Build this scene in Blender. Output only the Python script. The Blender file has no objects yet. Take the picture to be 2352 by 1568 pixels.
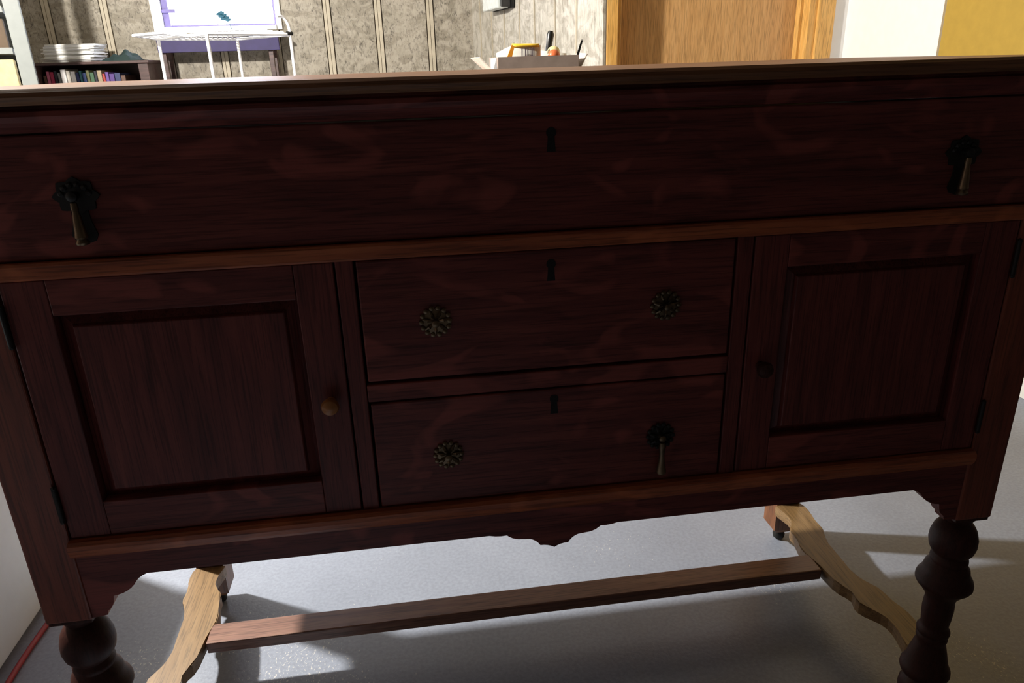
import bpy, bmesh, math, random
from mathutils import Vector, Matrix
random.seed(7)
C = bpy.context.scene.collection
S = bpy.context.scene
PI = math.pi

# ------------------------------------------------------------------ camera, world, lights, exposure
yaw, pitch, roll, FL = -0.127, 0.3656, -0.0309, 1675.6
fwd = Vector((-math.sin(yaw)*math.cos(pitch), math.cos(yaw)*math.cos(pitch), -math.sin(pitch)))
r0 = Vector((math.cos(yaw), math.sin(yaw), 0)); u0 = r0.cross(fwd)
rr = math.cos(roll)*r0 + math.sin(roll)*u0; uu = -math.sin(roll)*r0 + math.cos(roll)*u0
cd = bpy.data.cameras.new('camera'); cam = bpy.data.objects.new('camera', cd); C.objects.link(cam)
M = Matrix((rr, uu, -fwd)).transposed().to_4x4(); M.translation = Vector((-0.1432, -0.7599, 0.9700))
cam.matrix_world = M
cd.sensor_width = 36; cd.lens = FL/2352*36; cd.clip_start = 0.02
S.camera = cam

w = bpy.data.worlds.new('world'); S.world = w; w.use_nodes = True
bg = w.node_tree.nodes['Background']
bg.inputs[0].default_value = (0.80, 0.86, 1.0, 1); bg.inputs[1].default_value = 9.0

def lamp(name, loc, power, color, size=0.06):
    l = bpy.data.lights.new(name, 'POINT'); l.energy = power; l.color = color; l.shadow_soft_size = size
    o = bpy.data.objects.new(name, l); C.objects.link(o); o.location = loc; return o
lamp('ceiling_bulb_light', (-1.66, 1.09, 1.90), 440, (1.0, 0.96, 0.89), 0.05)
al = bpy.data.lights.new('window_daylight', 'AREA'); al.shape = 'RECTANGLE'; al.size = 0.62; al.size_y = 0.5
al.energy = 16; al.color = (0.72, 0.80, 1.0)
ao = bpy.data.objects.new('window_daylight', al); C.objects.link(ao); ao.location = (-1.18, 4.16, 1.50); ao.rotation_euler = (math.radians(-78), 0, 0)
S.view_settings.view_transform = 'Standard'; S.view_settings.look = 'None'
S.view_settings.gamma = 1; S.view_settings.use_curve_mapping = False
S.view_settings.exposure = 0.0

# ------------------------------------------------------------------ materials
def newmat(name):
    m = bpy.data.materials.new(name); m.use_nodes = True
    nt = m.node_tree; b = nt.nodes['Principled BSDF']; return m, nt, b
def coords(nt, scale=(1,1,1), rot=(0,0,0)):
    t = nt.nodes.new('ShaderNodeTexCoord'); mp = nt.nodes.new('ShaderNodeMapping')
    mp.inputs['Scale'].default_value = scale; mp.inputs['Rotation'].default_value = rot
    nt.links.new(t.outputs['Object'], mp.inputs['Vector']); return mp.outputs['Vector']
def noise(nt, vec, scale, detail=4, rough=.55, dist=0):
    n = nt.nodes.new('ShaderNodeTexNoise'); n.inputs['Scale'].default_value = scale
    n.inputs['Detail'].default_value = detail; n.inputs['Roughness'].default_value = rough
    n.inputs['Distortion'].default_value = dist
    nt.links.new(vec, n.inputs['Vector']); return n.outputs['Fac']
def ramp(nt, fac, stops):
    r = nt.nodes.new('ShaderNodeValToRGB'); el = r.color_ramp.elements
    while len(el) < len(stops): el.new(0.5)
    for e, (p, c) in zip(el, stops): e.position = p; e.color = (*c, 1)
    nt.links.new(fac, r.inputs['Fac']); return r.outputs['Color']
def mixc(nt, fac, a, b, mode='MIX'):
    m = nt.nodes.new('ShaderNodeMix'); m.data_type = 'RGBA'; m.blend_type = mode
    if isinstance(fac, (int, float)): m.inputs[0].default_value = fac
    else: nt.links.new(fac, m.inputs[0])
    for i, v in ((6, a), (7, b)):
        if isinstance(v, tuple): m.inputs[i].default_value = (*v, 1)
        else: nt.links.new(v, m.inputs[i])
    return m.outputs[2]
def bump(nt, b, h, strength=.2, dist=.002):
    bp = nt.nodes.new('ShaderNodeBump'); bp.inputs['Strength'].default_value = strength; bp.inputs['Distance'].default_value = dist
    nt.links.new(h, bp.inputs['Height']); nt.links.new(bp.outputs[0], b.inputs['Normal'])
def plain(name, col, rough=.6, metal=0, var=.12, spec=.5):
    m, nt, b = newmat(name)
    v = coords(nt); n = noise(nt, v, 30, 3)
    a = tuple(c*(1-var) for c in col); d = tuple(min(1, c*(1+var)) for c in col)
    nt.links.new(ramp(nt, n, [(.3, a), (.7, d)]), b.inputs['Base Color'])
    b.inputs['Roughness'].default_value = rough; b.inputs['Metallic'].default_value = metal
    b.inputs['Specular IOR Level'].default_value = spec
    return m
def wood(name, dark, mid, light, axis='x', rough=.35, flame=.0, spec=.5):
    """oak: long grain streaks along axis, pores, pale ray flecks"""
    m, nt, b = newmat(name)
    k = {'x': (1.2, 14, 14), 'y': (14, 1.2, 14), 'z': (14, 14, 1.2)}[axis]
    v = coords(nt, k)
    g = noise(nt, v, 5, 6, .62, .35)
    col = ramp(nt, g, [(.25, dark), (.5, mid), (.78, light)])
    kp = {'x': (4, 120, 120), 'y': (120, 4, 120), 'z': (120, 120, 4)}[axis]
    p = noise(nt, coords(nt, kp), 4, 2)
    pm = ramp(nt, p, [(.36, (0.45, 0.45, 0.45)), (.5, (1, 1, 1))])
    col = mixc(nt, .75, col, pm, 'MULTIPLY')
    if flame > 0:
        kf = {'x': (5, 5, 9), 'y': (5, 5, 9), 'z': (9, 9, 5)}[axis]
        f = noise(nt, coords(nt, kf), 1.6, 1.5, .5, 1.6)
        fm = ramp(nt, f, [(.56, (0, 0, 0)), (.64, (1, 1, 1))])
        s = nt.nodes.new('ShaderNodeMath'); s.operation = 'MULTIPLY'; s.inputs[1].default_value = flame
        nt.links.new(fm, s.inputs[0])
        col = mixc(nt, s.outputs[0], col, tuple(min(1, c*1.9) for c in light))
    nt.links.new(col, b.inputs['Base Color'])
    b.inputs['Roughness'].default_value = rough
    b.inputs['Specular IOR Level'].default_value = spec
    bump(nt, b, p, .12, .0008)
    return m

RD, RM, RL = (0.075, 0.019, 0.018), (0.14, 0.034, 0.030), (0.21, 0.055, 0.044)
red_x = wood('stained_oak_grain_across', RD, RM, RL, 'x', .42, .35, .3)
red_z = wood('stained_oak_grain_upright', RD, RM, RL, 'z', .42, 0, .3)
brn_x = wood('brown_lit_moulding', (0.17, 0.040, 0.020), (0.34, 0.090, 0.035), (0.48, 0.145, 0.055), 'x', .38, .2)  # lightened tone paints in the light that the mouldings catch
brn_z = wood('brown_worn_post', (0.12, 0.030, 0.018), (0.20, 0.050, 0.028), (0.28, 0.075, 0.038), 'z', .4)
top_m = wood('tabletop_oak', (0.12, 0.05, 0.02), (0.19, 0.085, 0.036), (0.26, 0.125, 0.055), 'x', .50)
str_y = wood('bare_oak_stretcher', (0.15, 0.085, 0.034), (0.235, 0.14, 0.06), (0.32, 0.205, 0.095), 'y', .42)
str_x = wood('darker_oak_stretcher', (0.15, 0.065, 0.045), (0.24, 0.12, 0.085), (0.34, 0.19, 0.13), 'x', .4)
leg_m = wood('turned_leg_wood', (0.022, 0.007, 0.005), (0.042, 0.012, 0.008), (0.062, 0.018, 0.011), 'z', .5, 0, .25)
blk_m = wood('back_leg_wood', (0.10, 0.035, 0.012), (0.19, 0.072, 0.026), (0.27, 0.11, 0.045), 'z', .4)
iron = plain('blackened_iron', (0.012, 0.012, 0.011), .55, .3)
brass = plain('tarnished_brass', (0.16, 0.12, 0.075), .38, .9, .4)
knobw = plain('wooden_knob', (0.34, 0.14, 0.04), .35)
hole = plain('keyhole_black', (0.003, 0.003, 0.003), .8)

def floor_mat():
    m, nt, b = newmat('painted_concrete')
    v = coords(nt)
    n = noise(nt, v, 3.2, 5, .6)
    col = ramp(nt, n, [(.3, (0.235, 0.26, 0.32)), (.7, (0.295, 0.325, 0.395))])
    n2 = noise(nt, v, 150, 2)
    col = mixc(nt, .35, col, ramp(nt, n2, [(.35, (0.55, 0.55, 0.55)), (.65, (1.0, 1.0, 1.0))]), 'MULTIPLY')
    # small pale chips and scratches in the paint
    sc = noise(nt, coords(nt, (110, 60, 60), (0, 0, .5)), 2.6, 2, .5, .6)
    cl = noise(nt, v, 2.2, 2)
    mu = nt.nodes.new('ShaderNodeMath'); mu.operation = 'MULTIPLY'; nt.links.new(sc, mu.inputs[0]); nt.links.new(cl, mu.inputs[1])
    chip = ramp(nt, mu.outputs[0], [(.385, (0, 0, 0)), (.415, (1, 1, 1))])
    col = mixc(nt, chip, col, (0.52, 0.51, 0.50))
    nt.links.new(col, b.inputs['Base Color'])
    b.inputs['Roughness'].default_value = .40
    bump(nt, b, n2, .25, .0015)
    return m
def paper_mat(name, base, dark, axis_stretch):
    m, nt, b = newmat(name)
    n1 = noise(nt, coords(nt, axis_stretch), 7, 7, .72, 1.2)
    n2 = noise(nt, coords(nt, (6, 6, 10)), 1.4, 4, .6, 1.5)
    col = ramp(nt, n1, [(.36, dark), (.46, tuple(c*.86 for c in base)), (.58, base)])
    n3 = noise(nt, coords(nt, (3, 3, 4)), 2.2, 2, .5, 1.0)
    t = ramp(nt, n2, [(.40, (0.62, 0.60, 0.56)), (.55, (1, 1, 1))])
    col = mixc(nt, .8, col, t, 'MULTIPLY')
    col = mixc(nt, .5, col, ramp(nt, n3, [(.4, (0.78, 0.78, 0.74)), (.6, (1, 1, 1))]), 'MULTIPLY')
    nt.links.new(col, b.inputs['Base Color']); b.inputs['Roughness'].default_value = .62
    return m
floorm = floor_mat()
paper = paper_mat('printed_wall_panel', (0.40, 0.355, 0.285), (0.14, 0.12, 0.095), (9, 9, 4))
paper2 = paper_mat('grained_wall_panel', (0.60, 0.56, 0.49), (0.27, 0.25, 0.21), (16, 16, 2.0))
batm = plain('wall_batten', (0.46, 0.40, 0.30), .55)
groove = plain('wall_groove', (0.16, 0.13, 0.10), .8)
yellow = plain('yellow_paint', (0.44, 0.285, 0.045), .6, 0, .05)
whitep = plain('white_paint', (0.86, 0.85, 0.83), .55, 0, .02)
offw = plain('off_white_paint', (0.72, 0.71, 0.66), .6, 0, .04)
ceilm = plain('ceiling_board', (0.20, 0.19, 0.17), .9, 0, .05)
tanwall = plain('tan_paint', (0.34, 0.29, 0.22), .7, 0, .05)
darkwall = plain('low_bounce_brown', (0.035, 0.026, 0.02), .7, 0, .2)  # near-black for unseen surfaces, so they bounce little light
doorm = wood('door_veneer', (0.50, 0.27, 0.10), (0.60, 0.34, 0.135), (0.68, 0.41, 0.18), 'z', .45)
casem = wood('door_casing_pine', (0.58, 0.30, 0.075), (0.72, 0.40, 0.11), (0.80, 0.48, 0.16), 'z', .4)

# ------------------------------------------------------------------ mesh helpers
def add_box(bm, a, b, bev=0, seg=2):
    x0, y0, z0 = a; x1, y1, z1 = b
    r = bmesh.ops.create_cube(bm, size=1)['verts']
    for v in r: v.co = Vector(((x0+x1)/2+v.co.x*(x1-x0), (y0+y1)/2+v.co.y*(y1-y0), (z0+z1)/2+v.co.z*(z1-z0)))
    if bev:
        es = {e for v in r for e in v.link_edges}
        bmesh.ops.bevel(bm, geom=list(es), offset=bev, segments=seg, affect='EDGES', profile=.5)
def add_prism(bm, pts, ax, lo, hi):
    """closed polygon pts in the plane normal to axis ax, extruded lo..hi"""
    def P(p, h):
        return {0: (h, p[0], p[1]), 1: (p[0], h, p[1]), 2: (p[0], p[1], h)}[ax]
    A = [bm.verts.new(P(p, lo)) for p in pts]; B = [bm.verts.new(P(p, hi)) for p in pts]
    n = len(pts)
    for i in range(n):
        bm.faces.new((A[i], A[(i+1) % n], B[(i+1) % n], B[i]))
    bm.faces.new(A[::-1]); bm.faces.new(B)
def add_lathe(bm, prof, loc, seg=28, axis='z'):
    rings = []
    for r, h in prof:
        ring = []
        for k in range(seg):
            a = 2*PI*k/seg; c, s = r*math.cos(a), r*math.sin(a)
            p = (c, s, h) if axis == 'z' else (c, -h, s) if axis == 'y' else (h, c, s)
            ring.append(bm.verts.new(Vector(loc)+Vector(p)))
        rings.append(ring)
    for A, B in zip(rings, rings[1:]):
        for k in range(seg): bm.faces.new((A[k], A[(k+1) % seg], B[(k+1) % seg], B[k]))
    bm.faces.new(rings[0][::-1]); bm.faces.new(rings[-1])
def add_tube(bm, pts, r, seg=10):
    pts = [Vector(p) for p in pts]; prev = None; n = len(pts)
    rs = r if isinstance(r, (list, tuple)) else [r]*n
    t0 = (pts[1]-pts[0]).normalized(); up = Vector((0, 0, 1)) if abs(t0.z) < .9 else Vector((1, 0, 0))
    rings = []
    for i, p in enumerate(pts):
        t = (pts[min(i+1, n-1)]-pts[max(i-1, 0)]).normalized()
        s = t.cross(up).normalized(); q = s.cross(t).normalized(); up = q
        rings.append([bm.verts.new(p+rs[i]*(math.cos(2*PI*k/seg)*s+math.sin(2*PI*k/seg)*q)) for k in range(seg)])
    for A, B in zip(rings, rings[1:]):
        for k in range(seg): bm.faces.new((A[k], A[(k+1) % seg], B[(k+1) % seg], B[k]))
    bm.faces.new(rings[0][::-1]); bm.faces.new(rings[-1])
def add_ball(bm, loc, r, sc=(1, 1, 1), sub=2):
    v = bmesh.ops.create_icosphere(bm, subdivisions=sub, radius=r)['verts']
    for q in v: q.co = Vector(loc)+Vector((q.co.x*sc[0], q.co.y*sc[1], q.co.z*sc[2]))
def base_of(o):
    p = Vector((0, 0, 0))
    while o: p += o.location; o = o.parent
    return p
def obj(name, bm, mat, parent=None, loc=None, smooth=False):
    bmesh.ops.recalc_face_normals(bm, faces=bm.faces)
    pb = base_of(parent)
    off = Vector(loc) if loc is not None else pb
    for v in bm.verts: v.co -= off
    me = bpy.data.meshes.new(name); bm.to_mesh(me); bm.free()
    if mat: me.materials.append(mat)
    if smooth:
        for p in me.polygons: p.use_smooth = True
        try: me.set_sharp_from_angle(angle=math.radians(40))
        except Exception: pass
    o = bpy.data.objects.new(name, me); C.objects.link(o)
    o.location = off-pb
    if parent: o.parent = parent
    return o
def thing(name, label, cat, loc, group=None):
    o = bpy.data.objects.new(name, None); C.objects.link(o); o.empty_display_size = .05
    o.location = loc; o['label'] = label; o['category'] = cat
    if group: o['group'] = group
    return o
def tag(o, label, cat, group=None):
    o['label'] = label; o['category'] = cat
    if group: o['group'] = group
    return o
def B(*a, **k):
    bm = bmesh.new(); add_box(bm, *a, **k); return bm
def struct(o): o['kind'] = 'structure'; return o

# ------------------------------------------------------------------ room shell
struct(obj('floor', B((-2.7, -1.3, -.1), (1.7, 4.1, 0)), floorm))
struct(obj('floor_front', B((-2.7, -3.2, -.1), (1.7, -1.3, 0)), darkwall))  # unseen dark floor, added to keep bounce off the sideboard front
struct(obj('ceiling', B((-2.7, .9, 2.3), (1.75, 4.1, 2.4)), ceilm))
struct(obj('ceiling_front', B((-2.7, -3.2, 2.3), (1.75, .9, 2.4)), darkwall))  # unseen, darkened to cut fill light on the sideboard front
struct(obj('wall_left', B((-2.75, .9, 0), (-2.6, 4.1, 2.3)), tanwall))
struct(obj('wall_left_front', B((-2.75, -3.2, 0), (-2.6, .9, 2.3)), plain('brown_bounce_wall', (0.20, 0.155, 0.14), .7, 0, .05)))  # unseen, toned to bounce light onto the left of the sideboard
struct(obj('wall_front', B((-2.6, -3.2, 0), (1.6, -3.05, 2.3)), darkwall))
struct(obj('wall_right', B((1.6, .55, 0), (1.75, 1.60, 2.3)), yellow))
struct(obj('wall_right_front', B((1.6, -3.2, 0), (1.75, .55, 2.3)), darkwall))  # unseen, dark instead of yellow to cut the bounce towards the front
struct(obj('wall_right_rear', B((1.592, 1.60, 0), (1.75, 2.24, 2.3)), whitep))
struct(obj('baseboard_right', B((1.588, .56, 0), (1.6, 1.595, .09), .003), offw))

# back wall, a hole left for the window
WX0, WX1, WZ0, WZ1 = -1.50, -.84, 1.205, 1.80
bm = bmesh.new()
for a, b in (((-2.6, 4.0, 0), (WX0, 4.1, 2.3)), ((WX1, 4.0, 0), (.45, 4.1, 2.3)), ((WX0, 4.0, 0), (WX1, 4.1, WZ0)), ((WX0, 4.0, WZ1), (WX1, 4.1, 2.3))):
    add_box(bm, a, b)
wb = struct(obj('wall_back', bm, groove))
stripes = [-2.39, -2.085, -1.78, -1.476, -1.17, -.866, -.562, -.27, .033]
xs = [-2.6]+stripes+[.292]
hb = .019
for i in range(len(xs)-1):
    a = xs[i]+(hb+.006 if i else 0); b = xs[i+1]-(hb+.006 if i < len(xs)-2 else 0)
    parts = [(a, b, 0, 2.3)]
    if b > WX0-.04 and a < WX1+.04:
        parts = [(a, b, 0, WZ0-.0), (a, b, WZ1, 2.3)]
        if a < WX0: parts.append((a, min(b, WX0), WZ0, WZ1))
        if b > WX1: parts.append((max(a, WX1), b, WZ0, WZ1))
    bm = bmesh.new()
    for p in parts:
        add_box(bm, (p[0], 3.988, p[2]), (p[1], 4.0, p[3]))
    obj('panel', bm, paper, wb)
for s in stripes:
    segs = [(0, 2.3)] if not (WX0 < s+hb and s-hb < WX1) else [(0, WZ0), (WZ1, 2.3)]
    bm = bmesh.new()
    for z0, z1 in segs:
        add_box(bm, (s-hb, 3.984, z0), (s-hb*.08-.001, 4.0, z1), .001, 1); add_box(bm, (s-hb*.08+.001, 3.984, z0), (s+hb, 4.0, z1), .001, 1)
    obj('batten', bm, batm, wb)

# striped side wall, running obliquely toward the door
P0, P1 = Vector((.292, 4.0)), Vector((.618, 2.14)); SL = (P1-P0).length
dS = (P1-P0)/SL; nS = Vector((-dS.y, dS.x)); nS = -nS if nS.x > 0 else nS    # nS points into the rear room
def quadbox(s0, s1, d0, d1, z0, z1, bm):
    q = [P0+dS*s0+nS*d0, P0+dS*s1+nS*d0, P0+dS*s1+nS*d1, P0+dS*s0+nS*d1]
    add_prism(bm, [tuple(p) for p in q], 2, z0, z1)
bm = bmesh.new(); quadbox(-.02, SL-.17, -.12, 0, 0, 2.3, bm); quadbox(SL-.1695, SL, -.012, 0, 0, 2.3, bm)
ws = struct(obj('wall_side', bm, groove))
ss = [.19, .42, .65, .90, 1.12, 1.385, 1.628]; ed = [.012]+ss+[SL-.001]
for i in range(len(ed)-1):
    bm = bmesh.new(); quadbox(ed[i]+(.010 if i else 0), ed[i+1]-(.010 if i < len(ed)-2 else 0), 0, .010, 0, 2.3, bm); obj('panel', bm, paper2, ws)
for s in ss:
    bm = bmesh.new(); quadbox(s-.0065, s+.0065, 0, .013, 0, 2.3, bm); obj('batten', bm, batm, ws)

# partition with the door
wd = bmesh.new()
add_box(wd, (.618, 2.24, 2.06), (1.60, 2.34, 2.3)); add_box(wd, (.622, 2.155, 0), (.6595, 2.34, 2.06)); add_box(wd, (.56, 2.155, 2.06), (1.6, 2.34, 2.3)); add_box(wd, (1.47, 2.155, 0), (1.60, 2.34, 2.06))
struct(obj('wall_door', wd, whitep))
d = struct(obj('door_1', B((.68, 2.235, .01), (1.43, 2.275, 2.03), .002), doorm))
bm = bmesh.new(); add_box(bm, (.660, 2.150, 0), (.680, 2.30, 2.06), .002); obj('door_jamb', bm, casem, d)
bm = bmesh.new(); add_box(bm, (1.430, 2.150, 0), (1.470, 2.30, 2.06), .002); add_box(bm, (1.418, 2.20, 0), (1.436, 2.234, 2.06), .001); obj('door_jamb', bm, casem, d)
bm = bmesh.new(); add_box(bm, (.66, 2.15, 2.031), (1.47, 2.30, 2.06), .002); obj('door_head', bm, casem, d)
bm = bmesh.new(); add_box(bm, (.621, 2.138, 0), (.667, 2.155, 2.10), .004); obj('door_casing', bm, casem, d)
bm = bmesh.new(); add_box(bm, (1.462, 2.138, 0), (1.532, 2.155, 2.10), .004); obj('door_casing', bm, casem, d)
bm = bmesh.new(); add_lathe(bm, [(.026, 0), (.026, .006), (.010, .008), (.010, .03), (.022, .035), (.027, .048), (.022, .06), (.008, .064)], (1.37, 2.235, .92), 24, 'y'); obj('door_knob', bm, brass, d, smooth=True)

# window
bm = bmesh.new()
for a, b in (((WX0-.03, 3.97, WZ0-.02), (WX0+.012, 4.10, WZ1+.05)), ((WX1-.012, 3.97, WZ0-.02), (WX1+.018, 4.10, WZ1+.05)), ((WX0+.012, 3.97, WZ1-.012), (WX1-.012, 4.10, WZ1+.05))):
    add_box(bm, a, b, .003)
w1 = struct(obj('window_1', bm, whitep))
violet = plain('shaded_violet_frame', (0.16, 0.13, 0.30), .6)  # dark purple of the shaded reveal put into the sash colour
obj('sill', B((WX0+.012, 3.955, WZ0-.02), (WX1-.012, 4.10, WZ0+.004), .003), whitep, w1)
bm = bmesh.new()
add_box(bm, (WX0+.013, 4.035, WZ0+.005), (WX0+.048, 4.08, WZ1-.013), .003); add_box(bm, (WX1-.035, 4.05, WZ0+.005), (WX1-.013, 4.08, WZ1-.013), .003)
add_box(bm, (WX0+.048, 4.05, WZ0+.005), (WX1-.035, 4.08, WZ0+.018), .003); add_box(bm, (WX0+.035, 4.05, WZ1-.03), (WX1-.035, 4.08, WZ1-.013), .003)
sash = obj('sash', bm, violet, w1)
obj('muntin', B((WX0+.30, 4.055, WZ0+.018), (WX0+.306, 4.075, WZ1-.03)), whitep, w1)
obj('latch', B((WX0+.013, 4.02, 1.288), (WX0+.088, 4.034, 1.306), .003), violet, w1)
gm, nt, b = newmat('window_glass')
for n in list(nt.nodes): nt.nodes.remove(n)
out = nt.nodes.new('ShaderNodeOutputMaterial'); mx = nt.nodes.new('ShaderNodeMixShader'); tr = nt.nodes.new('ShaderNodeBsdfTransparent'); gl = nt.nodes.new('ShaderNodeBsdfGlossy')
mx.inputs[0].default_value = .06; gl.inputs['Roughness'].default_value = .02
nt.links.new(tr.outputs[0], mx.inputs[1]); nt.links.new(gl.outputs[0], mx.inputs[2]); nt.links.new(mx.outputs[0], out.inputs[0])
obj('pane', B((WX0+.049, 4.063, WZ0+.019), (WX0+.298, 4.067, WZ1-.031)), gm, w1)
obj('pane', B((WX0+.308, 4.063, WZ0+.019), (WX1-.036, 4.067, WZ1-.031)), gm, w1)

# ------------------------------------------------------------------ sideboard
sb = thing('sideboard', 'large dark red-brown antique oak sideboard with turned legs on the grey floor', 'sideboard', (0, .245, 0))
# tabletop with rounded edge
prof = [(-.020, .949), (-.0215, .953), (-.020, .957), (-.0165, .96), (.507, .96), (.51, .957), (.51, .949), (.507, .9458), (-.0165, .9458)]
bm = bmesh.new(); add_prism(bm, prof, 0, -.640, .640); obj('tabletop', bm, top_m, sb)
# moulding beneath the top
def sweep_x(prof, x0, x1, name, mat, par):
    bm = bmesh.new(); add_prism(bm, prof, 0, x0, x1); return obj(name, bm, mat, par)
sweep_x([(.02, .9455), (-.0060, .9455), (-.0060, .9425), (-.0125, .9405), (-.0135, .936), (-.0115, .931), (-.0075, .927), (-.0070, .9235), (-.0035, .9212), (.02, .9212)], -.621, .621, 'cornice_moulding', red_x, sb)
for s in (-1, 1):
    bm = bmesh.new(); add_box(bm, (s*.601 if s < 0 else .601, .02, .9212), (s*.601-.02 if s < 0 else .621, .46, .9455), .004); obj('side_moulding', bm, red_x, sb)
# posts
for s in (-1, 1):
    a, b = (.5605, .613)
    bm = bmesh.new(); add_box(bm, (min(s*a, s*b), -.002, .3635), (max(s*a, s*b), .0505, .9205), .0022)
    obj('front_post', bm, brn_z, sb)
    bm = bmesh.new(); add_box(bm, (min(s*a, s*b), .447, .3635), (max(s*a, s*b), .4975, .9205), .0022)
    obj('back_post', bm, brn_z, sb)
    bm = bmesh.new(); add_box(bm, (min(s*.592, s*.602), .051, .40), (max(s*.592, s*.602), .4465, .9205), .001)
    obj('side_panel', bm, red_z, sb)
obj('back_panel', B((-.56, .462, .385), (.56, .470, .9205)), darkwall, sb)  # darkened to cut bounce onto the floor beneath
obj('bottom_board', B((-.56, .020, .455), (.56, .461, .468)), darkwall, sb)  # underside darkened to deepen the floor shade below it
sweep_x([(.02, .7995), (-.0085, .7995), (-.0105, .797), (-.0105, .785), (-.0085, .7825), (.02, .7825)], -.5600, .5600, 'figured_rail', brn_x, sb)
sweep_x([(.018, .4768), (-.0080, .4768), (-.0118, .4735), (-.0125, .468), (-.0105, .461), (-.0065, .4555), (.018, .4555)], -.5605, .5605, 'bottom_moulding', brn_x, sb)
for s in (-1, 1):
    a, b = .2118, .2305
    obj('divider', B((min(s*a, s*b), -.001, .4772), (max(s*a, s*b), .03, .7820), .0012), red_z, sb)
obj('drawer_rail', B((-.2113, -.001, .6165), (.2113, .03, .6375), .0015), red_x, sb)

# shaped apron
def arc(p, q, bulge, n=6):
    (x0, y0), (x1, y1) = p, q; out = []
    L = math.hypot(x1-x0, y1-y0); nx, ny = -(y1-y0)/L, (x1-x0)/L
    for i in range(1, n+1):
        t = i/n; k = 4*bulge*t*(1-t); out.append((x0+(x1-x0)*t+nx*k*L, y0+(y1-y0)*t+ny*k*L))
    return out
def half_profile():      # from the centre outwards, x positive
    P = [(0, .3935)]
    P += arc(P[-1], (.018, .3985), .08, 4)
    P += arc(P[-1], (.031, .4095), .10, 5)
    P += [(.041, .4105)]
    P += arc(P[-1], (.060, .4185), -.10, 5)
    P += arc(P[-1], (.082, .4205), -.05, 3)
    P += [(.488, .4205)]
    P += arc(P[-1], (.505, .4065), .10, 4)
    P += arc(P[-1], (.531, .3935), -.10, 5)
    P += [(.5325, .386)]
    P += arc(P[-1], (.541, .3735), -.10, 4)
    P += [(.543, .3675), (.5603, .3655)]
    return P
hp = half_profile()
bm = bmesh.new(); poly = [(-.5603, .4553)]+[(-x, z) for x, z in hp[::-1]][:-1]+hp+[(.5603, .4553)]
bm2 = bm; add_prism(bm, poly, 1, .0, .018); obj('apron', bm, red_x, sb)
bm = bmesh.new()
for s in (-1, 1):
    pts = [(.051, .40), (.051, .372), (.075, .392), (.11, .40)]
    bm = bmesh.new(); add_prism(bm, pts, 0, min(s*.592, s*.602), max(s*.592, s*.602)); obj('side_bracket', bm, red_z, sb)

# legs
leg_prof = [(.0, .3632), (.0245, .3632), (.0245, .3585), (.0225, .356), (.0205, .352), (.021, .346), (.028, .340), (.0345, .331), (.0385, .319), (.0390, .309), (.0365, .299), (.031, .2915), (.0275, .289),
            (.0285, .286), (.031, .283), (.0315, .279), (.030, .276), (.032, .272), (.037, .266), (.0385, .260), (.0405, .254), (.0455, .248), (.0475, .243), (.0475, .2385), (.045, .235), (.040, .231), (.034, .224), (.028, .218),
            (.0245, .214), (.0225, .209), (.0235, .200), (.0240, .19), (.0230, .175), (.0215, .163), (.0215, .158), (.0260, .1555), (.0285, .151), (.0280, .1465), (.0250, .144), (.027, .140), (.0272, .136), (.0255, .132),
            (.026, .127), (.030, .115), (.034, .102), (.0375, .090), (.041, .083), (.0435, .079), (.0440, .0735), (.042, .069), (.034, .065), (.027, .0615), (.0275, .058), (.034, .053), (.0395, .044), (.0405, .035), (.0385, .024), (.032, .013), (.022, .006), (.014, .0015), (.0, .0012)]
for s in (-1, 1):
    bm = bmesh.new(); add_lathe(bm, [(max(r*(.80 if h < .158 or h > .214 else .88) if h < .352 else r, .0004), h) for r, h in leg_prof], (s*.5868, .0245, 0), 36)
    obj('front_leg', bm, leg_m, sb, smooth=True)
    obj('leg_collar', B((s*.5868-.0245, 0, .3585), (s*.5868+.0245, .049, .3634), .001), leg_m, sb)
    # back leg: square block with a chamfered toe
    bm = bmesh.new(); cx, cy, h = s*.5765, .4665, .0245
    rings = [(.015, .024), (h, .036), (h, .3634)]
    vs = []
    for hh, z in rings: vs.append([bm.verts.new((cx+i*hh, cy+j*hh, z)) for i, j in ((-1, -1), (1, -1), (1, 1), (-1, 1))])
    for A, Bq in zip(vs, vs[1:]):
        for k in range(4): bm.faces.new((A[k], A[(k+1) % 4], Bq[(k+1) % 4], Bq[k]))
    bm.faces.new(vs[0]); bm.faces.new(vs[-1]); obj('back_leg', bm, blk_m, sb)
    bm = bmesh.new(); add_lathe(bm, [(.004, .0012), (.011, .004), (.0125, .012), (.010, .018), (.013, .0205), (.013, .0238)], (cx, cy, 0), 18); obj('glide', bm, iron, sb, smooth=True)

# wavy side stretchers and the straight one between them
outer = [(.602, .4415), (.604, .430), (.605, .415), (.6045, .400), (.600, .3895), (.599, .382), (.600, .372), (.602, .358), (.600, .347), (.594, .338), (.5885, .322), (.586, .305), (.5855, .28), (.5845, .25), (.5835, .23), (.5850, .21), (.589, .199), (.598, .189), (.605, .177), (.6065, .160), (.606, .148), (.609, .138), (.614, .128), (.617, .112), (.617, .095), (.613, .075), (.608, .055), (.600, .035)]
inner = [(.548, .4415), (.5495, .428), (.553, .415), (.556, .402), (.5555, .388), (.549, .375), (.5405, .366), (.537, .356), (.537, .340), (.533, .322), (.529, .304), (.529, .288), (.534, .268), (.5375, .25), (.5390, .23), (.541, .21), (.545, .195), (.552, .184), (.5555, .174), (.553, .165), (.5505, .157), (.551, .147), (.556, .137), (.564, .127), (.572, .117), (.5765, .105), (.577, .092), (.575, .078), (.571, .062), (.568, .050), (.568, .035)]
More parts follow.
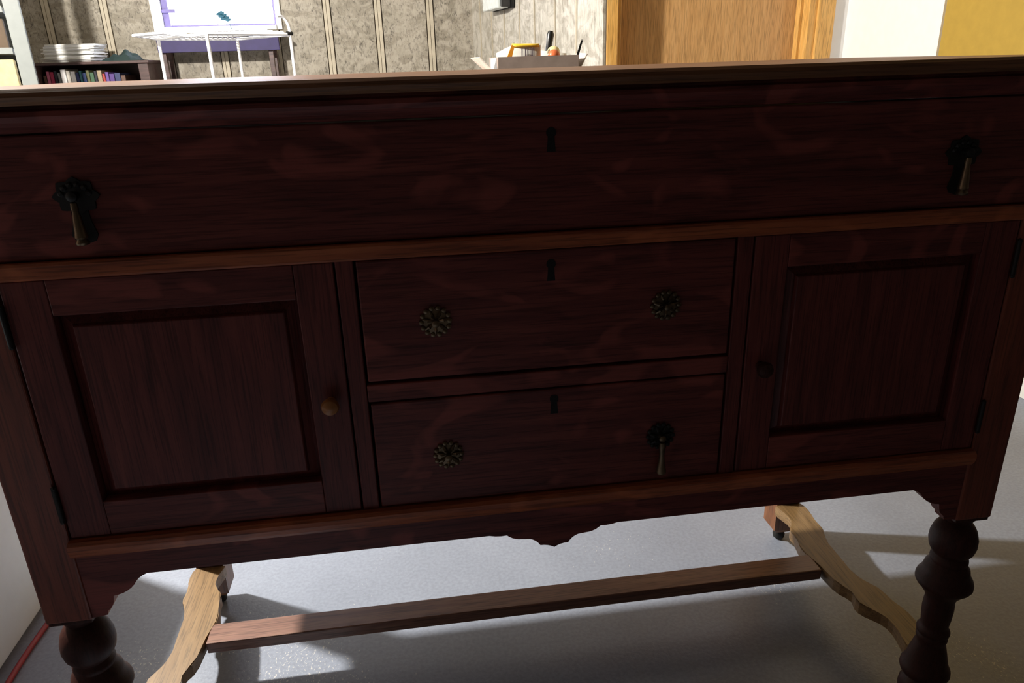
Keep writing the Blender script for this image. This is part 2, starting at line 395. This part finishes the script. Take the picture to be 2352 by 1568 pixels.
for s in (-1, 1):
    bm = bmesh.new(); pts = [(s*x, y) for x, y in outer+inner[::-1]]
    add_prism(bm, pts, 2, .078, .100)
    es = [e for e in bm.edges if abs(e.verts[0].co.z-.1) < 1e-5 and abs(e.verts[1].co.z-.1) < 1e-5]
    bmesh.ops.bevel(bm, geom=es, offset=.0015, segments=2, affect='EDGES')
    obj('side_stretcher', bm, str_y, sb)
obj('centre_stretcher', B((-.5345, .2375, .0785), (.5345, .2825, .0995), .002), str_x, sb)

# hardware
def keyhole(x, z, y, par):
    bm = bmesh.new()
    pts = []
    for k in range(14):
        a = math.radians(-60+300*k/13); pts.append((x+.0046*math.sin(a+PI+math.radians(30)) * 1.0, z+.006-.0046*math.cos(a+PI+math.radians(30))*-1.0))
    # simple keyhole outline: round head, splayed foot
    pts = [(x+.0052*math.cos(math.radians(a)), z+.0065+.0052*math.sin(math.radians(a))) for a in range(-50, 231, 20)]
    pts += [(x-.0045, z-.0125), (x+.0045, z-.0125)]
    add_prism(bm, pts, 1, y-.0006, y+.004); return obj('keyhole', bm, hole, par)
def rosette(x, z, y, par, pendant=False, name='pull'):
    bm = bmesh.new(); R = .0165
    add_lathe(bm, [(.0145, 0), (.0145, .0012), (.006, .0022), (.0052, .0022)], (x, y, z), 24, 'y')
    for k in range(14):
        a = 2*PI*k/14; add_ball(bm, (x+R*.93*math.cos(a), y-.0018, z+R*.93*math.sin(a)), .0032, (1, .7, 1), 1)
    for k in range(7):
        a = 2*PI*k/7+.2
        add_tube(bm, [(x+.004*math.cos(a), y-.002, z+.004*math.sin(a)), (x+.009*math.cos(a), y-.0042, z+.009*math.sin(a)), (x+.0145*math.cos(a), y-.0022, z+.0145*math.sin(a))], [.0012, .0021, .0010], 6)
    o = obj('rosette', bm, brass if not pendant else iron, par, smooth=True)
    bm = bmesh.new(); add_lathe(bm, [(.0035, .0015), (.003, .006), (.0042, .008), (.0042, .0105), (.002, .012)], (x, y, z), 14, 'y'); obj('centre_stud', bm, brass, par, smooth=True)
    if pendant:
        bm = bmesh.new()
        add_lathe(bm, [(.0008, 0), (.0035, -.001), (.0045, -.006), (.0035, -.012), (.0030, -.018), (.0042, -.030), (.0060, -.038), (.0062, -.042), (.0035, -.045), (.0008, -.0455)], (x, y-.0095, z-.004), 14, 'z')
        obj('pendant', bm, brass, par, smooth=True)
def drop_pull(x, z, y, par, s):
    # scalloped backplate with a hanging fluted drop
    bm = bmesh.new(); pts = []
    for k in range(32):
        a = 2*PI*k/32; r = .0195+.0022*math.cos(8*a); pts.append((x+r*math.cos(a), z+.85*r*math.sin(a)))
    add_prism(bm, pts, 1, y-.0024, y)
    pts = [(x-.0075, z-.012), (x-.0085, z-.025), (x-.012, z-.038), (x-.009, z-.044), (x, z-.047), (x+.009, z-.044), (x+.012, z-.038), (x+.0085, z-.025), (x+.0075, z-.012)]
    add_prism(bm, pts[::-1], 1, y-.0018, y)
    for k in range(6):
        a = PI*(k+.5)/6; add_ball(bm, (x+.013*math.cos(a), y-.003, z+.011*math.sin(a)), .0034, (1, .7, 1), 1)
    obj('backplate', bm, iron, par)
    bm = bmesh.new(); add_lathe(bm, [(.0042, 0), (.0036, .006), (.0052, .009), (.0048, .013), (.002, .0145)], (x, y, z+.001), 14, 'y'); obj('stud', bm, iron, par, smooth=True)
    bm = bmesh.new(); h0 = z-.004; yy = y-.0105
    add_lathe(bm, [(.0006, 0), (.0030, -.001), (.0036, -.006), (.0030, -.010), (.0040, -.014), (.0055, -.030), (.0062, -.034), (.0048, -.0360), (.0068, -.039), (.0058, -.0412), (.0006, -.0425)], (x, yy, h0), 14, 'z')
    obj('pendant', bm, brass, par, smooth=True)

ld = obj('long_drawer', B((-.5585, -.0035, .8008), (.5585, .020, .9195), .0018), red_x, sb)
keyhole(0, .8955, -.0035, ld)
drop_pull(-.464, .862, -.0035, ld, -1); drop_pull(.465, .862, -.0035, ld, 1)
d1 = obj('upper_drawer', B((-.2090, -.0015, .6415), (.2090, .020, .7800), .0018), red_x, sb)
keyhole(-.001, .7575, -.0015, d1)
rosette(-.130, .7079, -.0015, d1); rosette(.1304, .7074, -.0015, d1)
d2 = obj('lower_drawer', B((-.2090, -.0015, .4790), (.2090, .020, .6145), .0018), red_x, sb)
keyhole(.001, .5955, -.0015, d2)
rosette(-.1256, .542, -.0015, d2); rosette(.1318, .5405, -.0015, d2, True)

def door(s, name):
    # carcass of the door: an Empty would add a level, so the frame is the door
    def X(a, b): return (min(s*a, s*b), max(s*a, s*b))
    bm = bmesh.new(); x0, x1 = X(.2325, .2735); add_box(bm, (x0, -.0015, .4790), (x1, .020, .7805), .0012)
    fr = obj('cabinet_door', bm, red_z, sb)
    x0, x1 = X(.5150, .5580); obj('stile', B((x0, -.0015, .4790), (x1, .020, .7805), .0012), red_z, fr)
    x0, x1 = X(.2738, .5147)
    obj('door_rail', B((x0, -.0015, .7425), (x1, .020, .7805), .0010), red_x, fr)
    obj('door_rail', B((x0, -.0015, .4790), (x1, .020, .5225), .0010), red_x, fr)
    # fielded panel: flat field raised on sloping margins
    X0, X1 = x0+.0004, x1-.0004; Z0, Z1 = .5228, .7422
    rings = [(0, .0125), (.0045, .0110), (.0125, .0065), (.0145, .0015), (.0155, .0008)]
    bm = bmesh.new(); prev = None
    back = [bm.verts.new(p) for p in ((X0, .018, Z0), (X1, .018, Z0), (X1, .018, Z1), (X0, .018, Z1))]
    prev = back
    for ins, y in rings:
        cur = [bm.verts.new(p) for p in ((X0+ins, y, Z0+ins*.9), (X1-ins, y, Z0+ins*.9), (X1-ins, y, Z1-ins*.9), (X0+ins, y, Z1-ins*.9))]
        for k in range(4): bm.faces.new((prev[k], prev[(k+1) % 4], cur[(k+1) % 4], cur[k]))
        prev = cur
    bm.faces.new(prev); bm.faces.new(back[::-1])
    obj('raised_panel', bm, red_z, fr)
    bm = bmesh.new(); kx = s*.2515
    add_lathe(bm, [(.0055, 0), (.0045, .005), (.0055, .008), (.0090, .011), (.0100, .015), (.0085, .019), (.004, .0215), (.0005, .022)], (kx, -.0015, .6225), 20, 'y')
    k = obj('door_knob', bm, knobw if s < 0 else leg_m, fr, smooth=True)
    k['label'] = 'small light brown wooden knob' if s < 0 else 'small dark wooden knob'
    for z in (.735, .525):
        bm = bmesh.new(); add_tube(bm, [(s*.5600, -.0045, z-.02), (s*.5600, -.0045, z+.02)], .0028, 10)
        for q in (z-.0215, z+.0215): add_ball(bm, (s*.5600, -.0045, q), .0032, (1, 1, 1), 1)
        obj('hinge', bm, iron, fr, smooth=True)
door(-1, 'left'); door(1, 'right')

# ------------------------------------------------------------------ white cabinet at the left and the red cord
coolw = plain('cool_white_enamel', (0.74, 0.84, 0.92), .5, 0, .02)
wc = thing('white_storage_box', 'tall smooth white box standing on the floor left of the sideboard', 'box', (-1.15, .2, 0))
obj('body', B((-1.385, -.20, .012), (-.915, .66, .50), .004), coolw, wc)
obj('lid', B((-1.388, -.203, .5005), (-.912, .663, .53), .004), coolw, wc)
obj('plinth', B((-1.37, -.18, 0), (-.93, .64, .0118)), offw, wc)
redm = plain('red_rubber', (0.30, 0.02, 0.03), .45)
bm = bmesh.new(); pts = []
for k in range(40):
    t = k/39; y = .66-1.05*t; x = -.884-.006*math.sin(7*t)+.004*math.sin(15*t); pts.append((x, y, .0052))
add_tube(bm, pts, .005, 10)
tag(obj('power_cord', bm, redm, smooth=True, loc=(-.885, .15, 0)), 'thin red cord lying on the grey floor beside the white box', 'cord')

# ------------------------------------------------------------------ white shelving unit at far left
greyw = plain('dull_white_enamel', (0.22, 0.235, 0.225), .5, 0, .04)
UX, UY = -1.785, 3.00          # front right corner
ws2 = thing('white_shelf_unit', 'white upright shelf unit at the far left edge, left of the brown bookcase', 'shelf', (UX-.25, UY, 0))
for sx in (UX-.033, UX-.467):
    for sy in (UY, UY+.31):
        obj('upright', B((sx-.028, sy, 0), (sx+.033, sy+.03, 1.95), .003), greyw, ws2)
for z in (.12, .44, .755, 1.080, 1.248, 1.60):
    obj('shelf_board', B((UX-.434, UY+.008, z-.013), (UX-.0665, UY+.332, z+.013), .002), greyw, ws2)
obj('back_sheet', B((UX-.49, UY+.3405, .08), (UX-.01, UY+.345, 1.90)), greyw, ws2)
UNIT = [ws2]
brbook = plain('brown_cloth', (0.085, 0.055, 0.03), .7)
gold = plain('kraft_gold', (0.62, 0.48, 0.22), .7)
def book(x, y, z, w, d, h, mat, label, group=None, rz=0, name='book'):
    t = thing(name, label, 'book', (x, y, z), group)
    bm = bmesh.new(); add_box(bm, (-w/2, -d/2, 0), (-w/2+.0018, d/2, h)); add_box(bm, (w/2-.0018, -d/2, 0), (w/2, d/2, h)); add_box(bm, (-w/2, -d/2, 0), (w/2, -d/2+.0022, h), .0006, 1)
    for v in bm.verts: v.co += Vector((x, y, z))
    obj('cover', bm, mat, t)
    obj('pages', B((x-w/2+.0019, y-d/2+.0024, z+.003), (x+w/2-.0019, y+d/2-.003, z+h-.004)), offw, t)
    t.rotation_euler = (0, 0, rz); return t
ALLB = []
UNIT.append(book(UX-.105, UY+.12, 1.0932, .055, .16, .118, brbook, 'small dark brown book on the white shelf unit, right of the olive book'))
UNIT.append(book(UX-.155, UY+.12, 1.0932, .035, .16, .108, plain('olive_cloth', (0.12, 0.11, 0.05), .7), 'small olive book left of the brown book on the white shelf unit'))
bx = thing('golden_carton', 'golden tan carton on the lower board of the white shelf unit', 'carton', (UX-.25, UY+.17, .7682))
obj('carton_body', B((UX-.42, UY+.03, .7682), (UX-.074, UY+.30, 1.045), .002), gold, bx)
obj('tape', B((UX-.27, UY+.0285, .7682), (UX-.22, UY+.0298, 1.045)), offw, bx)
bxx = UX-.12
bj = thing('grey_bottle', 'dark grey bottle on the upper board of the white shelf unit', 'bottle', (bxx, UY+.1, 1.2612))
bm = bmesh.new(); add_lathe(bm, [(.028, 0), (.030, .01), (.030, .10), (.018, .125), (.012, .135)], (bxx, UY+.1, 1.2612), 18); obj('bottle_body', bm, plain('dark_grey_glass', (0.10, 0.12, 0.11), .2), bj, smooth=True)
bm = bmesh.new(); add_lathe(bm, [(.0135, .1352), (.0135, .155), (.010, .158)], (bxx, UY+.1, 1.2612), 14); obj('cap', bm, offw, bj, smooth=True)
UNIT += [bx, bj]
piv = Vector((UX, UY, 0)); ang = math.radians(23)
for r_ in UNIT:
    z_ = r_.location.z; q = Matrix.Rotation(ang, 3, 'Z') @ (r_.location-piv)+piv
    r_.location = (q.x, q.y, z_); r_.rotation_euler = (0, 0, ang)

# ------------------------------------------------------------------ brown bookcase by the back wall
walnut = wood('walnut_bookcase', (0.045, 0.025, 0.022), (0.09, 0.05, 0.045), (0.14, 0.08, 0.07), 'x', .4)
bc = thing('bookcase', 'low dark brown bookcase against the back wall left of the window', 'bookcase', (-1.78, 3.8, 0))
bxl, bxr, bt = -2.08, -1.50, 1.036
obj('case_top', B((bxl-.012, 3.63, bt-.014), (bxr+.012, 3.972, bt), .003), walnut, bc)
for x in (bxl, bxr-.05): obj('case_side', B((x, 3.645, 0), (x+(.02 if x == bxl else .05), 3.97, bt-.0145), .002), walnut, bc)
obj('case_back', B((bxl+.02, 3.955, .02), (bxr-.05, 3.9695, bt-.0145)), walnut, bc)
for z in (.04, .40, .745): obj('shelf_board', B((bxl+.0205, 3.65, z), (bxr-.0505, 3.954, z+.018), .001), walnut, bc)
cols = {'pink': (0.50, 0.12, 0.20), 'crimson': (0.35, 0.02, 0.07), 'black': (0.02, 0.02, 0.03), 'grey': (0.22, 0.22, 0.22), 'white': (0.80, 0.76, 0.74), 'cream': (0.72, 0.66, 0.58), 'navy': (0.03, 0.04, 0.12), 'blue': (0.08, 0.12, 0.30),
        'green': (0.05, 0.12, 0.06), 'olive': (0.14, 0.14, 0.06), 'violet': (0.14, 0.07, 0.28), 'purple': (0.09, 0.04, 0.20), 'brown': (0.12, 0.06, 0.04), 'teal': (0.04, 0.15, 0.17), 'tan': (0.35, 0.27, 0.17), 'red': (0.42, 0.05, 0.04)}
cm = {k: plain('cover_'+k, v, .5) for k, v in cols.items()}
seq = [('brown', .016, .215), ('pink', .017, .235), ('crimson', .019, .232), ('black', .016, .238), ('grey', .015, .228), ('white', .027, .243), ('cream', .020, .236), ('white', .024, .232), ('navy', .017, .226), ('teal', .014, .235), ('blue', .018, .222),
       ('olive', .017, .236), ('green', .021, .224), ('black', .014, .231), ('tan', .024, .234), ('red', .014, .216), ('violet', .018, .224), ('purple', .026, .215), ('navy', .030, .218), ('brown', .024, .205)]
x = bxl+.032; n_seen = {}
for i, (c, wd_, h) in enumerate(seq):
    prev = seq[i-1][0] if i else None; nxt = seq[i+1][0] if i+1 < len(seq) else None
    near = ('leftmost' if prev is None else 'rightmost' if nxt is None else 'between %s and %s books' % (prev, nxt))
    book(x+wd_/2, 3.76, .7632, wd_-.001, .17, h-.005, cm[c], '%s book %s, top shelf of brown bookcase' % (c, near), 'books in the brown bookcase'); x += wd_+.0012
# papers and a dark green bundle on the bookcase
pp = thing('paper_stack', 'loose stack of white papers on top of the brown bookcase', 'papers', (-1.90, 3.77, bt))
zz = bt+.0008
for k in range(16):
    bm = bmesh.new(); add_box(bm, (-.125, -.09, 0), (.125, .09, .0052), .0008, 1)
    a = random.uniform(-.10, .10); dx, dy = random.uniform(-.012, .012)+.0012*k, random.uniform(-.012, .012)
    for v in bm.verts: v.co = Matrix.Rotation(a, 3, 'Z') @ v.co + Vector((-1.905+dx, 3.77+dy, zz))
    obj('sheet', bm, whitep if k % 3 else offw, pp); zz += .0056
gn = plain('dark_green_cloth', (0.012, 0.03, 0.028), .8)
bm = bmesh.new(); g = []
NX, NY = 30, 12
def ch(u, v):
    return (.048*math.exp(-((u-.62)/.22)**2)+.022*math.exp(-((u-.2)/.25)**2)+.007*math.sin(21*u+5*v)+.005*math.sin(33*v+9*u))*math.sin(PI*min(max(v, 0), 1))**.5*min(1, 8*u)*min(1, 8*(1-u))+.002
for i in range(NX+1):
    g.append([bm.verts.new((-1.745+.20*i/NX, 3.67+.16*j/NY, bt+.001+max(0, ch(i/NX, j/NY)))) for j in range(NY+1)])
gb = [[bm.verts.new((v.co.x, v.co.y, bt+.0004)) for v in r] for r in g]
for i in range(NX):
    for j in range(NY):
        bm.faces.new((g[i][j], g[i+1][j], g[i+1][j+1], g[i][j+1])); bm.faces.new((gb[i][j], gb[i][j+1], gb[i+1][j+1], gb[i+1][j]))
for i in range(NX):
    bm.faces.new((g[i][0], gb[i][0], gb[i+1][0], g[i+1][0])); bm.faces.new((g[i][NY], g[i+1][NY], gb[i+1][NY], gb[i][NY]))
for j in range(NY):
    bm.faces.new((g[0][j], g[0][j+1], gb[0][j+1], gb[0][j])); bm.faces.new((g[NX][j], gb[NX][j], gb[NX][j+1], g[NX][j+1]))
tag(obj('cloth_bundle', bm, gn, smooth=True, loc=(-1.66, 3.75, bt)), 'crumpled dark green cloth on the bookcase right of the papers', 'cloth')

# dark indigo panel below the window, carried on brown legs
indigo = plain('indigo_panel', (0.030, 0.020, 0.10), .6)
ip = thing('console_table', 'narrow table with deep indigo apron under the bright window', 'table', (-1.17, 3.88, 0))
obj('table_apron', B((-1.482, 3.805, 1.072), (-.828, 3.825, 1.146), .002), indigo, ip)
obj('table_board', B((-1.485, 3.79, 1.1465), (-.815, 3.974, 1.158), .002), offw, ip)
for x in (-1.475, -.895):
    obj('table_leg', B((x, 3.83, 0), (x+.026, 3.856, 1.1458), .002), walnut, ip)
    obj('table_leg', B((x, 3.94, 0), (x+.026, 3.966, 1.1458), .002), walnut, ip)
tw = thing('blue_sprig', 'small blue-green sprig standing against the bright window', 'plant', (-1.135, 3.90, 1.1585))
bgm = plain('blue_green_leaf', (0.01, 0.09, 0.14), .6)
bm = bmesh.new(); add_lathe(bm, [(.010, 0), (.013, .004), (.013, .022), (.010, .026)], (-1.09, 3.90, 1.1585), 14); obj('pot', bm, offw, tw, smooth=True)
bm = bmesh.new(); add_tube(bm, [(-1.09, 3.90, 1.18), (-1.095, 3.90, 1.21), (-1.115, 3.90, 1.245), (-1.14, 3.90, 1.272)], .0018, 6); obj('stem', bm, bgm, tw)
for k in range(7):
    bm = bmesh.new(); t = k/6; c = Vector((-1.112-.03*t, 3.90, 1.236+.036*t)); add_ball(bm, c+Vector(((-1)**k*.009, .004*((k % 3)-1), .002)), .013, (1.5, .35, .75), 1); obj('leaf', bm, bgm, tw)

# ------------------------------------------------------------------ drying rack
wt = plain('white_enamel', (0.82, 0.82, 0.84), .3)
rk = thing('drying_rack', 'white wire clothes drying rack in front of the bright window', 'drying rack', (-.825, 2.42, 0))
Lc, Nc, Fc, Rc = Vector((-1.084, 2.480)), Vector((-.820, 2.140)), Vector((-.830, 2.697)), Vector((-.565, 2.357))
zt = 1.093
for p in (Lc, Nc, Fc, Rc):
    bm = bmesh.new(); add_tube(bm, [(p.x, p.y, .006), (p.x, p.y, zt)], .0062, 10); obj('leg', bm, wt, rk, smooth=True)
    bm = bmesh.new(); add_lathe(bm, [(.008, 0), (.009, .004), (.009, .03), (.0072, .034)], (p.x, p.y, 0), 10); obj('foot_cap', bm, iron, rk, smooth=True)
def V3(p, z): return (p.x, p.y, z)
for a, b in ((Lc, Nc), (Nc, Rc), (Rc, Fc), (Fc, Lc)):
    bm = bmesh.new(); add_tube(bm, [V3(a, zt), V3(b, zt)], .0058, 8); obj('top_rail', bm, wt, rk, smooth=True)
    bm = bmesh.new(); add_tube(bm, [V3(a, .30), V3(b, .30)], .0045, 8); obj('lower_rail', bm, wt, rk, smooth=True)
for k in range(1, 15):      # rods across the frame
    t = k/15; a = Nc.lerp(Rc, t); b = Lc.lerp(Fc, t)
    z = zt+.006+.010*math.sin(PI*t)
    bm = bmesh.new(); add_tube(bm, [V3(a, zt), V3(a.lerp(b, .03), z), V3(a.lerp(b, .97), z+.012), V3(b, zt)], .0032, 8); obj('rod', bm, wt, rk, smooth=True)
# wing at the left, folded out
wl = (Lc-Rc).normalized()
W0, W1 = Lc+wl*.10, Nc.lerp(Lc, .35)+wl*.09
bm = bmesh.new(); add_tube(bm, [V3(Lc, zt), V3(W0, zt+.016), V3(W1, zt+.014), V3(Nc.lerp(Lc, .35), zt)], .0055, 8); obj('wing_frame', bm, wt, rk, smooth=True)
for k in range(1, 4):
    t = k/4; a = Lc.lerp(W0, t); b = Nc.lerp(Lc, .35).lerp(W1, t)
    bm = bmesh.new(); add_tube(bm, [V3(a, zt+.014*t), V3(b, zt+.014*t)], .003, 8); obj('rod', bm, wt, rk, smooth=True)
# hooped end at the right
bm = bmesh.new(); hp_ = []
e = (Rc-Nc).normalized()
for k in range(9):
    a = PI/2*k/8; q = Rc-e*(.035*(1-math.sin(a))); hp_.append((q.x, q.y, zt+.012+.052*math.cos(a)))
add_tube(bm, [V3(Rc-e*.045, zt+.064)]+hp_+[V3(Rc, zt-.004)], .0058, 8); obj('end_hoop', bm, wt, rk, smooth=True)
bm = bmesh.new(); add_tube(bm, [V3(Rc-e*.014, zt+.003), V3(Rc+e*.008, zt+.003)], .008, 8); obj('joint', bm, iron, rk, smooth=True)

# ------------------------------------------------------------------ thermostat-like box on the side wall
def onS(s, dd): p = P0+dS*s+nS*dd; return (p.x, p.y)
mb = thing('wall_box', 'pale grey box with dark side fixed high on the striped wall', 'wall box', (*onS(.66, .013), 1.225))
def sbox(s0, s1, d0, d1, z0, z1):
    bm = bmesh.new(); quadbox(s0, s1, d0, d1, z0, z1, bm)
    bmesh.ops.bevel(bm, geom=list(bm.edges), offset=.003, segments=2, affect='EDGES'); return bm
obj('back_plate', sbox(.50, .84, .0135, .028, 1.222, 1.50), iron, mb)
obj('cover', sbox(.51, .79, .0285, .085, 1.225, 1.49), plain('pale_plastic', (0.70, 0.73, 0.70), .4), mb)
obj('side_strip', sbox(.795, .825, .0285, .075, 1.228, 1.49), plain('black_trim', (0.02, 0.02, 0.02), .35), mb)

# ------------------------------------------------------------------ table with the open carton
tb = thing('side_table', 'small wooden table behind the sideboard carrying the open carton', 'table', (.24, 1.58, 0))
obj('table_board', B((-.06, 1.40, .722), (.54, 1.76, .745), .004), doorm, tb)
for x in (-.04, .48):
    for y in (1.42, 1.70): obj('leg', B((x, y, 0), (x+.04, y+.04, .7215), .003), doorm, tb)
kraft = plain('grey_brown_card', (0.30, 0.23, 0.19), .8); kraftl = plain('pale_card', (0.66, 0.58, 0.50), .8)
ct = thing('open_carton', 'open grey-brown carton with flaps out, behind the sideboard', 'carton', (.24, 1.56, .7452))
X0, X1, Y0, Y1, Z0, Z1 = .124, .358, 1.45, 1.68, .7455, .984
obj('front_side', B((X0, Y0, Z0), (X1, Y0+.004, Z1)), kraft, ct); obj('back_side', B((X0, Y1-.004, Z0), (X1, Y1, Z1)), kraft, ct)
obj('left_side', B((X0, Y0+.0042, Z0), (X0+.004, Y1-.0042, Z1)), kraft, ct); obj('right_side', B((X1-.004, Y0+.0042, Z0), (X1, Y1-.0042, Z1)), kraft, ct)
obj('carton_bottom', B((X0+.0042, Y0+.0042, Z0), (X1-.0042, Y1-.0042, Z0+.004)), kraft, ct)
def flap(pts, mat):
    bm = bmesh.new(); v = [bm.verts.new(p) for p in pts]; f = bm.faces.new(v)
    r = bmesh.ops.extrude_face_region(bm, geom=[f]); n = f.normal.copy() if f.normal.length else Vector((0, 0, 1))
    bm.normal_update(); n = f.normal
    for q in [g for g in r['geom'] if isinstance(g, bmesh.types.BMVert)]: q.co += n*.003
    return obj('flap', bm, mat, ct)
flap([(X0-.0015, Y0+.01, .935), (X0-.0015, Y1-.02, .935), (.0648, Y1-.03, .986), (.0745, Y0+.02, .986)], kraftl)
flap([(X0-.022, Y0+.004, .925), (X0-.0035, Y0+.004, .925), (X0-.0035, Y0+.002, .983), (X0-.021, Y0+.006, .981)], whitep)
flap([(X1+.001, Y0+.01, .935), (X1+.001, Y1-.04, .935), (.3965, Y1-.05, .990), (.3905, Y0+.02, .985)], kraftl)
# bag with a barcode
snackw = plain('white_film', (0.88, 0.86, 0.78), .35); snacky = plain('yellow_film', (0.85, 0.55, 0.05), .35); snacko = plain('orange_film', (0.85, 0.33, 0.03), .35)
bgp = thing('snack_bag', 'yellow and white plastic bag with a barcode, leaning in the carton', 'bag', (.19, 1.54, .7498))
bm = bmesh.new()
def pillow(bm, x0, x1, z0, top, yc, th, n=18, m=10):
    F = []; Bk = []
    for i in range(n+1):
        u = i/n; xx = x0+(x1-x0)*u; zt_ = top(u); f = []; b_ = []
        for j in range(m+1):
            v = j/m; t = th*(max(0, math.sin(PI*u))*max(0, math.sin(PI*v)))**.5
            f.append(bm.verts.new((xx, yc-t-.0006, z0+(zt_-z0)*v))); b_.append(bm.verts.new((xx, yc+t+.0006, z0+(zt_-z0)*v)))
        F.append(f); Bk.append(b_)
    for i in range(n):
        for j in range(m):
            bm.faces.new((F[i][j], F[i+1][j], F[i+1][j+1], F[i][j+1])); bm.faces.new((Bk[i][j], Bk[i][j+1], Bk[i+1][j+1], Bk[i+1][j]))
        bm.faces.new((F[i][0], Bk[i][0], Bk[i+1][0], F[i+1][0])); bm.faces.new((F[i][m], F[i+1][m], Bk[i+1][m], Bk[i][m]))
    for j in range(m):
        bm.faces.new((F[0][j], F[0][j+1], Bk[0][j+1], Bk[0][j])); bm.faces.new((F[n][j], Bk[n][j], Bk[n][j+1], F[n][j+1]))
topf = lambda u: .996+.024*math.sin(min(1, u*1.6)*PI/2)-.006*max(0, u-.8)*5
pillow(bm, .130, .262, .752, topf, 1.535, .022); obj('bag_body', bm, snackw, bgp, smooth=True)
bm = bmesh.new(); pillow(bm, .176, .258, 1.0085, lambda u: 1.0205-.002*u, 1.5335, .0125, 12, 4); obj('yellow_band', bm, snacky, bgp, smooth=True)
bm = bmesh.new(); add_prism(bm, [(.158, .984), (.172, .984), (.180, 1.012), (.172, 1.017)], 1, 1.503, 1.511); obj('orange_stripe', bm, snacko, bgp)
bm = bmesh.new()
for k, ww in enumerate([2, 1, 1, 3, 1, 2, 1, 1, 2, 3, 1, 1]):
    xx = .2005+k*.0034; add_box(bm, (xx, 1.5055, .984), (xx+.0008*ww, 1.5065, 1.008))
obj('barcode', bm, plain('barcode_ink', (0.10, 0.07, 0.10), .6), bgp)
fr = thing('red_fruit', 'small red-orange round item in the right half of the carton', 'fruit', (.297, 1.52, .95))
bm = bmesh.new(); add_ball(bm, (.299, 1.52, .984), .0185, (1, 1, .95), 3); obj('fruit_body', bm, plain('red_orange_skin', (0.72, 0.17, 0.06), .3), fr, smooth=True)
bm = bmesh.new(); add_ball(bm, (.304, 1.55, .995), .018, (1.05, 1, .9), 3)
tag(obj('yellow_fruit', bm, plain('pale_yellow_skin', (0.85, 0.72, 0.35), .4), smooth=True, loc=(.304, 1.55, .977)), 'pale yellow round item just behind the red one in the carton', 'fruit')
bm = bmesh.new(); pillow(bm, .262, .354, .752, lambda u: 1.002-.012*u, 1.60, .028)
tag(obj('white_bag', bm, snackw, smooth=True, loc=(.31, 1.60, .75)), 'plain white plastic bag at the back right of the carton', 'bag')
blk = plain('black_plastic', (0.012, 0.012, 0.012), .35)
hb_ = thing('pan', 'pan with a thick black handle sticking up out of the carton', 'pan', (.30, 1.635, .7498))
bm = bmesh.new(); add_tube(bm, [(.300, 1.645, .93), (.303, 1.645, .985), (.309, 1.645, 1.02), (.313, 1.645, 1.046), (.3145, 1.645, 1.056)], [.009, .009, .0095, .0115, .007], 14); obj('handle', bm, blk, hb_, smooth=True)
bm = bmesh.new(); add_tube(bm, [(.272, 1.655, .752), (.296, 1.648, .88), (.300, 1.645, .93)], [.03, .012, .006], 14); obj('neck', bm, iron, hb_, smooth=True)
kn = thing('black_spatula', 'thin black tool standing upright at the right end of the carton', 'utensil', (.345, 1.47, .7498))
bm = bmesh.new(); add_prism(bm, [(.3405, .752), (.3535, .752), (.364, .985), (.3745, 1.020), (.3725, 1.026), (.366, 1.012), (.357, .985)], 1, 1.470, 1.4725); obj('blade', bm, blk, kn)
